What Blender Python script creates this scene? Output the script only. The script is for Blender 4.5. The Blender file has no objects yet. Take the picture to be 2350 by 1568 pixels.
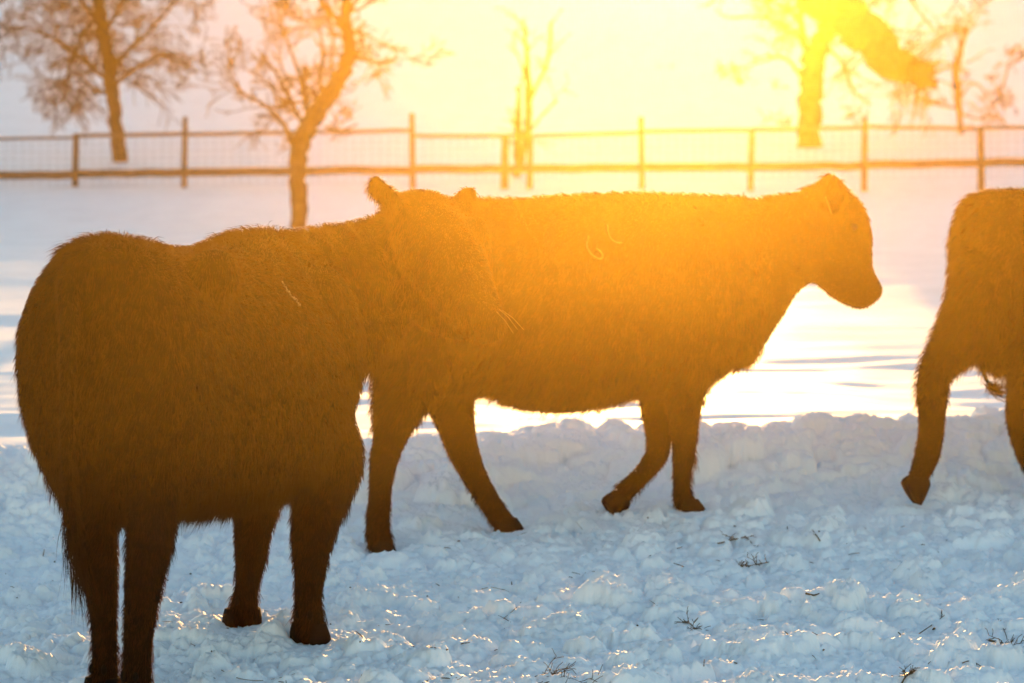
import bpy, bmesh, math, random
import numpy as np
from mathutils import Vector, Matrix

R_ = math.radians
random.seed(7)
rng = np.random.default_rng(7)
scene = bpy.context.scene
COL = scene.collection

# ------------------------------------------------------------------ camera
CAM_H = 1.70
FPX = 8160.0                      # focal length in pixels of a 2350 px wide picture
PITCH = math.atan((784 - 210) / FPX)
cd = bpy.data.cameras.new('camera')
cd.sensor_width = 36.0
cd.lens = FPX / 2350 * 36.0
cd.clip_start = 0.1
cd.clip_end = 3000
cd.dof.use_dof = True
cd.dof.focus_distance = 10.6
cd.dof.aperture_fstop = 5.0
cam = bpy.data.objects.new('camera', cd)
cam.location = (0, 0, CAM_H)
cam.rotation_euler = (math.pi / 2 - PITCH, 0, 0)
COL.objects.link(cam)
scene.camera = cam

# ------------------------------------------------------------------ sky, sun, exposure
SUN_EL = R_(3.5)
SUN_AZ = R_(2.6)                  # towards +X from +Y
world = bpy.data.worlds.new('World')
scene.world = world
world.use_nodes = True
wn = world.node_tree.nodes
wl = world.node_tree.links
bg = wn['Background']
sky = wn.new('ShaderNodeTexSky')
sky.sky_type = 'NISHITA'
sky.sun_disc = False
sky.sun_elevation = SUN_EL
sky.sun_rotation = SUN_AZ
sky.air_density = 1.0
sky.dust_density = 0.15
sky.ozone_density = 1.3
wl.new(sky.outputs['Color'], bg.inputs['Color'])
bg.inputs['Strength'].default_value = 0.089

sd = bpy.data.lights.new('sun', 'SUN')
sd.energy = 2.6
sd.angle = R_(0.45)
sd.color = (1.0, 0.50, 0.13)
sun = bpy.data.objects.new('sun', sd)
SUN_DIR = Vector((math.sin(SUN_AZ) * math.cos(SUN_EL), math.cos(SUN_AZ) * math.cos(SUN_EL), math.sin(SUN_EL)))
sun.rotation_euler = (-SUN_DIR).to_track_quat('-Z', 'Y').to_euler()
COL.objects.link(sun)

scene.view_settings.view_transform = 'Standard'
scene.view_settings.look = 'None'
scene.view_settings.gamma = 1.0
scene.view_settings.exposure = 2.66
scene.cycles.use_denoising = True
scene.cycles.max_bounces = 8
scene.cycles.volume_bounces = 1
scene.cycles.transparent_max_bounces = 16
HAZE_DENSITY = 0.00002
VEIL_DENSITY = 0.00119
HAZE_G = 0.95
HAZE_COLOR = (1.0, 0.78, 0.45, 1)
VEIL_COLOR = (1.0, 0.67, 0.12, 1)  # orange of the sun glow put into the added veil's colour

# ------------------------------------------------------------------ helpers
CT, ST = math.cos(PITCH), math.sin(PITCH)


def U(px, py, Y):
    """point seen at pixel (px,py) of the 2350x1568 picture at world depth Y"""
    a = (px - 1175) / FPX
    b = -(py - 784) / FPX
    dy = CT + b * ST
    dz = -ST + b * CT
    t = Y / dy
    return Vector((a * t, Y, CAM_H + dz * t))


def hash2(ix, iy, seed):
    h = (ix.astype(np.int64) * 374761393 + iy.astype(np.int64) * 668265263 + seed * 974634527) & 0xFFFFFFFF
    h = ((h ^ (h >> 13)) * 1274126177) & 0xFFFFFFFF
    h = ((h ^ (h >> 16)) * 2246822519) & 0xFFFFFFFF
    return (h ^ (h >> 15)) & 0xFFFFFFFF


def perlin(x, y, seed=0):
    x = np.asarray(x, dtype=np.float64)
    y = np.asarray(y, dtype=np.float64)
    ix = np.floor(x).astype(np.int64)
    iy = np.floor(y).astype(np.int64)
    fx = x - ix
    fy = y - iy
    u = fx * fx * fx * (fx * (fx * 6 - 15) + 10)
    v = fy * fy * fy * (fy * (fy * 6 - 15) + 10)

    def g(dx, dy):
        a = hash2(ix + dx, iy + dy, seed) * (2 * math.pi / 4294967296.0)
        return np.cos(a) * (fx - dx) + np.sin(a) * (fy - dy)
    n0 = g(0, 0) * (1 - u) + g(1, 0) * u
    n1 = g(0, 1) * (1 - u) + g(1, 1) * u
    return (n0 * (1 - v) + n1 * v) * 1.5


def fbm(x, y, octs, seed=0, gain=0.5, ridge=False):
    s = 0
    a = 1.0
    for k in range(octs):
        n = perlin(x * 2 ** k + 17.3 * k, y * 2 ** k - 9.1 * k, seed + k)
        if ridge:
            n = np.abs(n) * 2 - 0.5
        s = s + a * n
        a *= gain
    return s


def smooth(t):
    t = np.clip(t, 0, 1)
    return t * t * (3 - 2 * t)


def mesh_obj(name, verts, faces, mat, parent=None, shade_smooth=True):
    me = bpy.data.meshes.new(name)
    me.from_pydata([tuple(v) for v in verts], [], faces)
    me.update()
    if shade_smooth:
        me.polygons.foreach_set('use_smooth', [True] * len(me.polygons))
    o = bpy.data.objects.new(name, me)
    if mat:
        me.materials.append(mat)
    COL.objects.link(o)
    if parent:
        attach(o, parent)
    return o


def np_mesh(name, V, loops, sizes, mat, smooth_=True):
    me = bpy.data.meshes.new(name)
    nv, nf = len(V), len(sizes)
    me.vertices.add(nv)
    me.vertices.foreach_set('co', np.asarray(V, dtype=np.float32).ravel())
    me.loops.add(len(loops))
    me.loops.foreach_set('vertex_index', np.asarray(loops, dtype=np.int32))
    me.polygons.add(nf)
    st = np.zeros(nf, dtype=np.int32)
    st[1:] = np.cumsum(sizes)[:-1]
    me.polygons.foreach_set('loop_start', st)
    try:
        me.polygons.foreach_set('loop_total', np.asarray(sizes, dtype=np.int32))
    except Exception:
        pass
    me.polygons.foreach_set('use_smooth', np.full(nf, smooth_, dtype=bool))
    me.update(calc_edges=True)
    me.validate()
    if mat:
        me.materials.append(mat)
    o = bpy.data.objects.new(name, me)
    COL.objects.link(o)
    return o


def attach(o, parent):
    """parent o, keeping its world coordinates (parents are never rotated or scaled)"""
    o.parent = parent
    p = parent
    off = Vector((0, 0, 0))
    while p:
        off = off + p.location
        p = p.parent
    o.location = o.location - off


def thing(name, loc, label, cat, group=None):
    o = bpy.data.objects.new(name, None)
    o.empty_display_size = 0.2
    o.location = loc
    COL.objects.link(o)
    tag(o, label, cat, group)
    return o


def tag(o, label=None, cat=None, group=None, kind=None):
    if label:
        o['label'] = label
    if cat:
        o['category'] = cat
    if group:
        o['group'] = group
    if kind:
        o['kind'] = kind


# ------------------------------------------------------------------ materials
def new_mat(name):
    m = bpy.data.materials.new(name)
    m.use_nodes = True
    nt = m.node_tree
    return m, nt, nt.nodes['Principled BSDF'], nt.nodes['Material Output']


def snow_material():
    m, nt, p, out = new_mat('snow')
    N, L = nt.nodes, nt.links
    tc = N.new('ShaderNodeTexCoord')
    n1 = N.new('ShaderNodeTexNoise')
    n1.inputs['Scale'].default_value = 3.0
    n1.inputs['Detail'].default_value = 5
    L.new(tc.outputs['Object'], n1.inputs['Vector'])
    r = N.new('ShaderNodeValToRGB')
    r.color_ramp.elements[0].position = 0.3
    r.color_ramp.elements[0].color = (0.80, 0.83, 0.86, 1)
    r.color_ramp.elements[1].position = 0.6
    r.color_ramp.elements[1].color = (0.87, 0.90, 0.93, 1)
    L.new(n1.outputs['Fac'], r.inputs['Fac'])
    L.new(r.outputs['Color'], p.inputs['Base Color'])
    p.inputs['Roughness'].default_value = 0.6
    p.inputs['Specular IOR Level'].default_value = 0.12
    n2 = N.new('ShaderNodeTexNoise')
    n2.inputs['Scale'].default_value = 130.0
    n2.inputs['Detail'].default_value = 4
    L.new(tc.outputs['Object'], n2.inputs['Vector'])
    b = N.new('ShaderNodeBump')
    b.inputs['Strength'].default_value = 0.35
    b.inputs['Distance'].default_value = 0.006
    L.new(n2.outputs['Fac'], b.inputs['Height'])
    L.new(b.outputs['Normal'], p.inputs['Normal'])
    return m


def hide_material():
    m, nt, p, out = new_mat('black_hide')
    N, L = nt.nodes, nt.links
    tc = N.new('ShaderNodeTexCoord')
    n = N.new('ShaderNodeTexNoise')
    n.inputs['Scale'].default_value = 9
    n.inputs['Detail'].default_value = 6
    L.new(tc.outputs['Object'], n.inputs['Vector'])
    r = N.new('ShaderNodeValToRGB')
    r.color_ramp.elements[0].color = (0.005, 0.0025, 0.001, 1)
    r.color_ramp.elements[1].color = (0.010, 0.005, 0.002, 1)
    L.new(n.outputs['Fac'], r.inputs['Fac'])
    L.new(r.outputs['Color'], p.inputs['Base Color'])
    p.inputs['Roughness'].default_value = 0.9
    p.inputs['Specular IOR Level'].default_value = 0.03
    return m


def fur_material():
    m, nt, p, out = new_mat('dark_fur')
    N, L = nt.nodes, nt.links
    p.inputs['Base Color'].default_value = (0.009, 0.004, 0.0015, 1)
    p.inputs['Roughness'].default_value = 0.7
    p.inputs['Specular IOR Level'].default_value = 0.08
    t = N.new('ShaderNodeBsdfTranslucent')
    t.inputs['Color'].default_value = (0.085, 0.036, 0.008, 1)
    mx = N.new('ShaderNodeMixShader')
    mx.inputs['Fac'].default_value = 0.35
    L.new(p.outputs['BSDF'], mx.inputs[1])
    L.new(t.outputs['BSDF'], mx.inputs[2])
    L.new(mx.outputs['Shader'], out.inputs['Surface'])
    return m


def plain(name, c0, c1, scale=8, rough=0.8, spec=0.2, bump=0.0, bscale=40):
    m, nt, p, out = new_mat(name)
    N, L = nt.nodes, nt.links
    tc = N.new('ShaderNodeTexCoord')
    n = N.new('ShaderNodeTexNoise')
    n.inputs['Scale'].default_value = scale
    n.inputs['Detail'].default_value = 6
    L.new(tc.outputs['Object'], n.inputs['Vector'])
    r = N.new('ShaderNodeValToRGB')
    r.color_ramp.elements[0].position = 0.3
    r.color_ramp.elements[1].position = 0.7
    r.color_ramp.elements[0].color = (*c0, 1)
    r.color_ramp.elements[1].color = (*c1, 1)
    L.new(n.outputs['Fac'], r.inputs['Fac'])
    L.new(r.outputs['Color'], p.inputs['Base Color'])
    p.inputs['Roughness'].default_value = rough
    p.inputs['Specular IOR Level'].default_value = spec
    if bump:
        n2 = N.new('ShaderNodeTexNoise')
        n2.inputs['Scale'].default_value = bscale
        L.new(tc.outputs['Object'], n2.inputs['Vector'])
        b = N.new('ShaderNodeBump')
        b.inputs['Strength'].default_value = bump
        b.inputs['Distance'].default_value = 0.01
        L.new(n2.outputs['Fac'], b.inputs['Height'])
        L.new(b.outputs['Normal'], p.inputs['Normal'])
    return m


M_SNOW = snow_material()
M_HIDE = hide_material()
M_FUR = fur_material()
M_HOOF = plain('hoof_horn', (0.004, 0.003, 0.002), (0.009, 0.006, 0.004), 30, 0.8, 0.05)
M_EYE = plain('eye', (0.004, 0.003, 0.002), (0.008, 0.005, 0.003), 5, 0.25, 0.2)
M_BARK = plain('bark', (0.035, 0.024, 0.017), (0.085, 0.06, 0.042), 14, 0.9, 0.1, 0.6, 30)
M_TWIG = plain('twig_bark', (0.04, 0.026, 0.018), (0.075, 0.05, 0.034), 20, 0.9, 0.1)
M_WOOD = plain('weathered_wood', (0.06, 0.045, 0.032), (0.13, 0.10, 0.075), 18, 0.85, 0.15, 0.4, 50)
M_WIRE = plain('wire', (0.10, 0.09, 0.08), (0.16, 0.14, 0.12), 30, 0.6, 0.4)
M_STRAW = plain('dry_straw', (0.16, 0.10, 0.045), (0.30, 0.21, 0.10), 60, 0.7, 0.2)
M_DTWIG = plain('dead_twig', (0.09, 0.058, 0.030), (0.19, 0.125, 0.068), 60, 0.8, 0.1)

# ------------------------------------------------------------------ ground sheet
FINE = 0.0072
X0F, X1F = -2.6, 2.6
Y0F, Y1F = 9.3, 17.0


def axis(lo, hi, start, end, step, growth, cap):
    mid = np.arange(lo, hi + 1e-6, step)
    up = [mid[-1]]
    s = step
    while up[-1] < end:
        s = min(s * growth, cap)
        up.append(up[-1] + s)
    dn = [mid[0]]
    s = step
    while dn[-1] > start:
        s = min(s * growth, cap)
        dn.append(dn[-1] - s)
    return np.concatenate([np.array(dn[:0:-1]), mid, np.array(up[1:])]), len(dn) - 1, len(mid)


XS, XI0, XN = axis(X0F, X1F, -420, 420, FINE, 1.045, 12)
YS, YI0, YN = axis(Y0F, Y1F, -40, 620, FINE, 1.025, 9)
GX, GY = np.meshgrid(XS, YS)      # rows follow Y

BX = np.array([-30, -6, -1.85, -0.4, 0.3, 1.0, 2.1, 6, 30])
BY = np.array([10.5, 12.2, 13.05, 14.05, 14.2, 14.35, 14.75, 15.6, 17])


def berm_y(x):
    return np.interp(x, BX, BY) + 0.10 * np.sin(x * 2.3 + 0.6) + 0.06 * np.sin(x * 5.1)


CX = np.array([-40, -6.0, -3.5, -1.0, 2.5, 40])
CY = np.array([44, 41.6, 36.5, 31, 25, 22])
FENCE_Y = 46.0


def terrain(x, y):
    """large shape: trampled yard, snowbank, undisturbed snow, slope up to the fence, hillside"""
    yb = berm_y(x)
    t = y - yb
    crest = np.interp(x, [-3, -1.9, -1.2, -0.35, 0.0, 0.8, 2.2, 4], [0.10, 0.11, 0.06, 0.0, 0.01, 0.035, 0.05, 0.05])
    plat = 0.18 - 0.004 * np.clip(t - 0.8, 0, 12)
    bank = smooth((t + 0.18 * perlin(x * 2.1, y * 0.8, 203)) / 1.0) * plat + crest * (1 + 0.9 * fbm(x * 1.7, y * 1.2, 2, 205)) * np.exp(-((t - 0.85) / 0.34) ** 2)
    bank = bank + np.where(t > 0, 0.0, 0.0)
    # crease where the snow begins to rise towards the fence
    yc = np.interp(x, CX, CY)
    zf = 0.44 + 0.012 * np.clip(-x, -9, 9) * 0.5
    run = np.clip((y - yc) / (FENCE_Y - yc), 0, 1)
    z = bank + (zf - plat) * run
    # hillside
    h = np.clip(y - FENCE_Y, 0, None)
    hill = np.interp(x, [-60, 7.5, 13, 60], [13.0, 13.1, 15.0, 15.3]) * np.sin(np.clip(h / 290.0, 0, 1.9) * math.pi / 2) ** 1.0
    z = z + hill * (1 + 0.02 * perlin(x * 0.012, y * 0.01, 91))
    return z


FEET = []                          # (x, y, z) the ground has to reach under each hoof


def foot(px, py, Y, dz=0.0):
    v = U(px, py, Y)
    FEET.append((v.x, v.y, v.z + dz + 0.004))
    return v


# hooves that stand on the snow (pixel of the sole, depth)
foot(240, 1612, 9.86)
foot(312, 1630, 9.70)
foot(555, 1452, 10.82, 0.015)
foot(713, 1487, 10.60, 0.005)
foot(875, 1282, 13.15, 0.01)
foot(1168, 1228, 13.55, 0.01)
foot(1582, 1184, 13.80, 0.01)
foot(2400, 1165, 14.55, 0.0)


def build_ground():
    Z = terrain(GX, GY)
    # feet
    for fx, fy, fz in FEET:
        base = terrain(np.array([fx]), np.array([fy]))[0]
        Z += (fz - base) * np.exp(-(((GX - fx) / 0.30) ** 2 + ((GY - fy) / 0.30) ** 2))
    yb = berm_y(GX)
    t = GY - yb
    tramp = smooth((1.15 - t) / 0.5)                  # trodden yard incl. snowbank
    near = smooth((GY - 2) / 4) * 0 + 1
    # medium relief of the yard
    Z += tramp * (0.035 * fbm(GX * 1.3, GY * 0.9, 2, 3) + 0.018 * fbm(GX * 5, GY * 3.6, 3, 11))
    # wind ripples on the undisturbed snow
    calm = 1 - tramp
    warp = 0.8 * fbm(GX * 0.25, GY * 0.25, 2, 40)
    far = np.exp(-np.clip(GY - 34, 0, None) / 12)
    Z += calm * far * (0.055 * fbm(GX * 0.20 + warp * .3, GY * 0.40 + warp, 1, 21)
                       + 0.016 * fbm(GX * 0.55 + warp, GY * 1.9 + warp, 2, 31)
                       + 0.0025 * fbm(GX * 2.0, GY * 4.0, 2, 51))
    # hillside undulation
    hm = smooth((GY - 52) / 30)
    Z += hm * (0.15 * fbm(GX * 0.03, GY * 0.05, 3, 61) + 0.12 * fbm(GX * 0.05 + 3, GY * 0.22, 3, 71))
    rm = tramp * (0.35 + 0.65 * smooth((GX - 0.0) / 0.8)) * smooth((12.4 - GY) / 1.2)
    rd = 1 - np.abs(perlin(GX * 0.9 + 0.5 * perlin(GX * 2.2, GY * 2.2, 402), GY * 2.1 + 0.45 * perlin(GX * 2.6, GY * 2.6, 403), 401)) * 2.2
    Z += rm * 0.06 * np.clip(rd, 0, 1) ** 3
    # ---- clods, only inside the fine window
    sl = (slice(YI0, YI0 + YN), slice(XI0, XI0 + XN))
    xs, ys = XS[XI0:XI0 + XN], YS[YI0:YI0 + YN]
    Zf = Z[sl].copy()
    base = Zf.copy()
    gxf, gyf = GX[sl], GY[sl]
    WX = 0.011 * fbm(gxf * 21, gyf * 21, 3, 301)
    WY = 0.011 * fbm(gxf * 21, gyf * 21, 3, 311)
    RG = fbm(gxf * 34, gyf * 34, 3, 321, 0.6, True)
    n = 62000
    cx = rng.uniform(X0F, X1F, n)
    cy = Y0F + (Y1F - Y0F - 1) * rng.uniform(0, 1, n) ** 1.25
    rr = np.exp(rng.normal(math.log(0.0135), 0.62, n))
    rr = np.clip(rr, 0.0065, 0.10)
    ybc = berm_y(cx)
    onbank = np.abs(cy - ybc - 0.55) < 0.45
    rr = np.where(onbank, rr * 1.5, rr)
    ncr = 900                                          # lumps thrown up along the crest of the bank
    cx[:ncr] = rng.uniform(X0F, X1F, ncr)
    cy[:ncr] = berm_y(cx[:ncr]) + rng.normal(0.82, 0.16, ncr)
    rr[:ncr] = np.clip(np.exp(rng.normal(math.log(0.032), 0.45, ncr)), .012, .085)
    ybc = berm_y(cx)
    onbank[:ncr] = False
    keep = (cy < ybc + 1.25)
    for i in np.argsort(rr)[::-1]:
        if not keep[i]:
            continue
        r = rr[i]
        # thinner just in front of the snowbank, where the bank is swept smooth on the right
        if cx[i] > 0.55 and 0.02 < cy[i] - ybc[i] < 0.5 and i >= ncr and rng.random() < 0.8:
            continue
        i0 = np.searchsorted(xs, cx[i] - 1.5 * r); i1 = np.searchsorted(xs, cx[i] + 1.5 * r)
        j0 = np.searchsorted(ys, cy[i] - 1.5 * r); j1 = np.searchsorted(ys, cy[i] + 1.5 * r)
        if i1 - i0 < 2 or j1 - j0 < 2:
            continue
        blkx, blky = np.meshgrid(xs[i0:i1] - cx[i], ys[j0:j1] - cy[i])
        am = min(1.0, r / 0.035)
        dx = (blkx + am * WX[j0:j1, i0:i1]) / r
        dy = (blky + am * WY[j0:j1, i0:i1]) / r
        a = rng.uniform(0, math.pi)
        asp = rng.uniform(0.7, 1.4)
        u = (dx * math.cos(a) + dy * math.sin(a)) * asp
        v = (-dx * math.sin(a) + dy * math.cos(a)) / asp
        th = np.arctan2(v, u)
        ph = rng.uniform(0, 6.28, 3)
        lob = 1 + 0.16 * np.sin(2 * th + ph[0]) + 0.12 * np.sin(3 * th + ph[1]) + 0.08 * np.sin(5 * th + ph[2])
        d = np.sqrt(u * u + v * v) / lob
        pw = rng.uniform(1.6, 3.6)
        prof = np.clip(1 - d ** pw, 0, 1) ** 0.5
        tilt = 1 + rng.uniform(-.3, .3) * u + rng.uniform(-.3, .3) * v
        hgt = r * rng.uniform(0.4, 0.95) * (0.7 if onbank[i] else 1.0)
        b0 = base[(j0 + j1) // 2, (i0 + i1) // 2] - 0.15 * hgt
        cand = b0 + hgt * prof * (tilt + 0.10 * RG[j0:j1, i0:i1])
        blk = Zf[j0:j1, i0:i1]
        m = prof > 0.02
        blk[m] = np.maximum(blk[m], cand[m])
    # fine crumble
    gx, gy = GX[sl], GY[sl]
    tf = tramp[sl]
    Zf += tf * (0.0070 * fbm(gx * 18, gy * 18, 4, 81, 0.6) + 0.0035 * RG + 0.0028 * fbm(gx * 70, gy * 70, 2, 89))
    # press the clods down right under the hooves
    for fx, fy, fz in FEET:
        w = np.exp(-(((gx - fx) / 0.095) ** 2 + ((gy - fy + 0.12) / 0.26) ** 2) ** 2)
        Zf = Zf * (1 - w) + np.minimum(Zf, fz + 0.006 + 0.006 * np.clip(RG, -1, 1)) * w
    edge = np.minimum(smooth((gx - X0F) / .25), smooth((X1F - gx) / .25))
    Z[sl] = Z[sl] * (1 - edge) + Zf * edge
    # coarse lumps outside the fine window
    out = np.ones_like(Z)
    out[sl] = 1 - edge
    Z += out * tramp * (0.02 * fbm(GX * 7, GY * 7, 2, 95))
    ny, nx = Z.shape
    V = np.stack([GX.ravel(), GY.ravel(), Z.ravel()], 1)
    idx = np.arange(nx * ny).reshape(ny, nx)
    q = np.stack([idx[:-1, :-1], idx[:-1, 1:], idx[1:, 1:], idx[1:, :-1]], -1).reshape(-1, 4)
    o = np_mesh('snow_ground', V, q.ravel(), np.full(len(q), 4), M_SNOW)
    o['kind'] = 'structure'
    return Z


ZG = build_ground()


def gz(x, y):
    i = int(np.clip(np.searchsorted(XS, x) - 1, 0, len(XS) - 2))
    j = int(np.clip(np.searchsorted(YS, y) - 1, 0, len(YS) - 2))
    u = (x - XS[i]) / (XS[i + 1] - XS[i])
    v = (y - YS[j]) / (YS[j + 1] - YS[j])
    return float((ZG[j, i] * (1 - u) + ZG[j, i + 1] * u) * (1 - v) + (ZG[j + 1, i] * (1 - u) + ZG[j + 1, i + 1] * u) * v)


def on_ground(px, py, y0=9.2, y1=60):
    """where the ray through a pixel meets the snow"""
    Y = y0
    while Y < y1:
        v = U(px, py, Y)
        if v.z <= gz(v.x, v.y):
            return Vector((v.x, v.y, gz(v.x, v.y)))
        Y += 0.01 if Y < 20 else 0.1
    v = U(px, py, y1)
    return Vector((v.x, v.y, gz(v.x, v.y)))


# ------------------------------------------------------------------ lofts for the animals
class Builder:
    def __init__(self):
        self.v = []
        self.f = []

    def rings(self, rings):
        """rings: list of lists of Vector with the same count; capped at both ends"""
        n = len(rings[0])
        b = len(self.v)
        for r in rings:
            self.v += r
        for k in range(len(rings) - 1):
            for i in range(n):
                j = (i + 1) % n
                self.f.append((b + k * n + i, b + k * n + j, b + (k + 1) * n + j, b + (k + 1) * n + i))
        c0 = sum(rings[0], Vector()) / n
        c1 = sum(rings[-1], Vector()) / n
        self.v += [c0, c1]
        i0, i1 = len(self.v) - 2, len(self.v) - 1
        e = b + (len(rings) - 1) * n
        for i in range(n):
            j = (i + 1) % n
            self.f.append((i0, b + j, b + i))
            self.f.append((i1, e + i, e + j))

    def tube(self, pts, lat, n=18, sub=5):
        """pts: (Vector, r_lateral, r_other); smooth Catmull-Rom through them; lat = lateral axis"""
        P = catmull(pts, sub)
        rings = []
        for k, (c, ra, rb) in enumerate(P):
            a = P[max(k - 1, 0)][0]
            b = P[min(k + 1, len(P) - 1)][0]
            t = (b - a)
            if t.length < 1e-9:
                t = Vector((0, 0, 1))
            t.normalize()
            l = (lat - t * lat.dot(t)).normalized()
            w = t.cross(l)
            rings.append([c + l * (ra * math.cos(q)) + w * (rb * math.sin(q)) for q in [2 * math.pi * i / n for i in range(n)]])
        # rounded ends
        for end, sgn in ((0, -1), (-1, 1)):
            c, ra, rb = P[end]
            nb = P[1][0] if end == 0 else P[-2][0]
            t = (c - nb).normalized()
            extra = []
            for fr, sc in ((0.55, 0.83), (0.85, 0.52), (0.97, 0.22)):
                rr = min(ra, rb)
                extra.append([c + t * (rr * fr) + (p - c) * sc for p in rings[end]])
            rings = (extra[::-1] + rings) if end == 0 else (rings + extra)
        self.rings(rings)

    def ball(self, c, r, axes=None, n=14):
        """ellipsoid; r = 3 radii, axes = 3 vectors"""
        ax = axes or (Vector((1, 0, 0)), Vector((0, 1, 0)), Vector((0, 0, 1)))
        rings = []
        for k in range(1, n):
            th = math.pi * k / n
            rings.append([c + ax[2] * (r[2] * math.cos(th)) + ax[0] * (r[0] * math.sin(th) * math.cos(q)) + ax[1] * (r[1] * math.sin(th) * math.sin(q))
                          for q in [2 * math.pi * i / 16 for i in range(16)]])
        self.rings(rings)


def catmull(pts, sub):
    out = []
    n = len(pts)
    arr = [np.array([*p[0], p[1], p[2]]) for p in pts]
    for i in range(n - 1):
        p0 = arr[max(i - 1, 0)]; p1 = arr[i]; p2 = arr[i + 1]; p3 = arr[min(i + 2, n - 1)]
        for k in range(sub):
            t = k / sub
            q = 0.5 * ((2 * p1) + (-p0 + p2) * t + (2 * p0 - 5 * p1 + 4 * p2 - p3) * t * t + (-p0 + 3 * p1 - 3 * p2 + p3) * t ** 3)
            out.append((Vector(q[:3]), max(q[3], .004), max(q[4], .004)))
    q = arr[-1]
    out.append((Vector(q[:3]), q[3], q[4]))
    return out


def trunk_rings(stations, lat, n=32, sub=4):
    """stations: (center_xy Vector(x,y), ztop, zbot, halfwidth, exponent, level of the widest point 0..1)"""
    arr = [np.array([s[0].x, s[0].y, s[1], s[2], s[3], s[4], s[5]]) for s in stations]
    out = []
    m = len(arr)
    seq = []
    for i in range(m - 1):
        p0 = arr[max(i - 1, 0)]; p1 = arr[i]; p2 = arr[i + 1]; p3 = arr[min(i + 2, m - 1)]
        for k in range(sub):
            t = k / sub
            seq.append(0.5 * ((2 * p1) + (-p0 + p2) * t + (2 * p0 - 5 * p1 + 4 * p2 - p3) * t * t + (-p0 + 3 * p1 - 3 * p2 + p3) * t ** 3))
    seq.append(arr[-1])
    for a in seq:
        x, y, zt, zb, w, ex, lv = a
        zc = zb + (zt - zb) * lv
        ring = []
        for i in range(n):
            q = 2 * math.pi * i / n
            c, s = math.cos(q), math.sin(q)
            cx = math.copysign(abs(c) ** (2 / ex), c)
            sz = math.copysign(abs(s) ** (2 / ex), s)
            h = (zt - zc) if s > 0 else (zc - zb)
            # narrower towards the spine
            ww = w * (1 - 0.22 * max(sz, 0) ** 2)
            ring.append(Vector((x, y, zc + h * sz)) + lat * (ww * cx))
        out.append(ring)
    return out


def finish_body(name, B, parent, voxel=0.015, smooth_it=6):
    me = bpy.data.meshes.new(name + '_raw')
    me.from_pydata([tuple(v) for v in B.v], [], B.f)
    bm = bmesh.new()
    bm.from_mesh(me)
    bmesh.ops.recalc_face_normals(bm, faces=bm.faces)
    bm.to_mesh(me)
    bm.free()
    tmp = bpy.data.objects.new(name + '_raw', me)
    COL.objects.link(tmp)
    md = tmp.modifiers.new('r', 'REMESH')
    md.mode = 'VOXEL'
    md.voxel_size = voxel
    md.use_smooth_shade = True
    sm = tmp.modifiers.new('s', 'SMOOTH')
    sm.factor = 0.5
    sm.iterations = smooth_it
    dg = bpy.context.evaluated_depsgraph_get()
    res = bpy.data.meshes.new_from_object(tmp.evaluated_get(dg))
    bpy.data.objects.remove(tmp)
    res.name = name
    res.materials.clear()
    res.materials.append(M_HIDE)
    o = bpy.data.objects.new(name, res)
    COL.objects.link(o)
    res.polygons.foreach_set('use_smooth', [True] * len(res.polygons))
    # local coordinates relative to the parent's origin
    res.transform(Matrix.Translation(-parent.location))
    o.parent = parent
    return o


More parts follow.
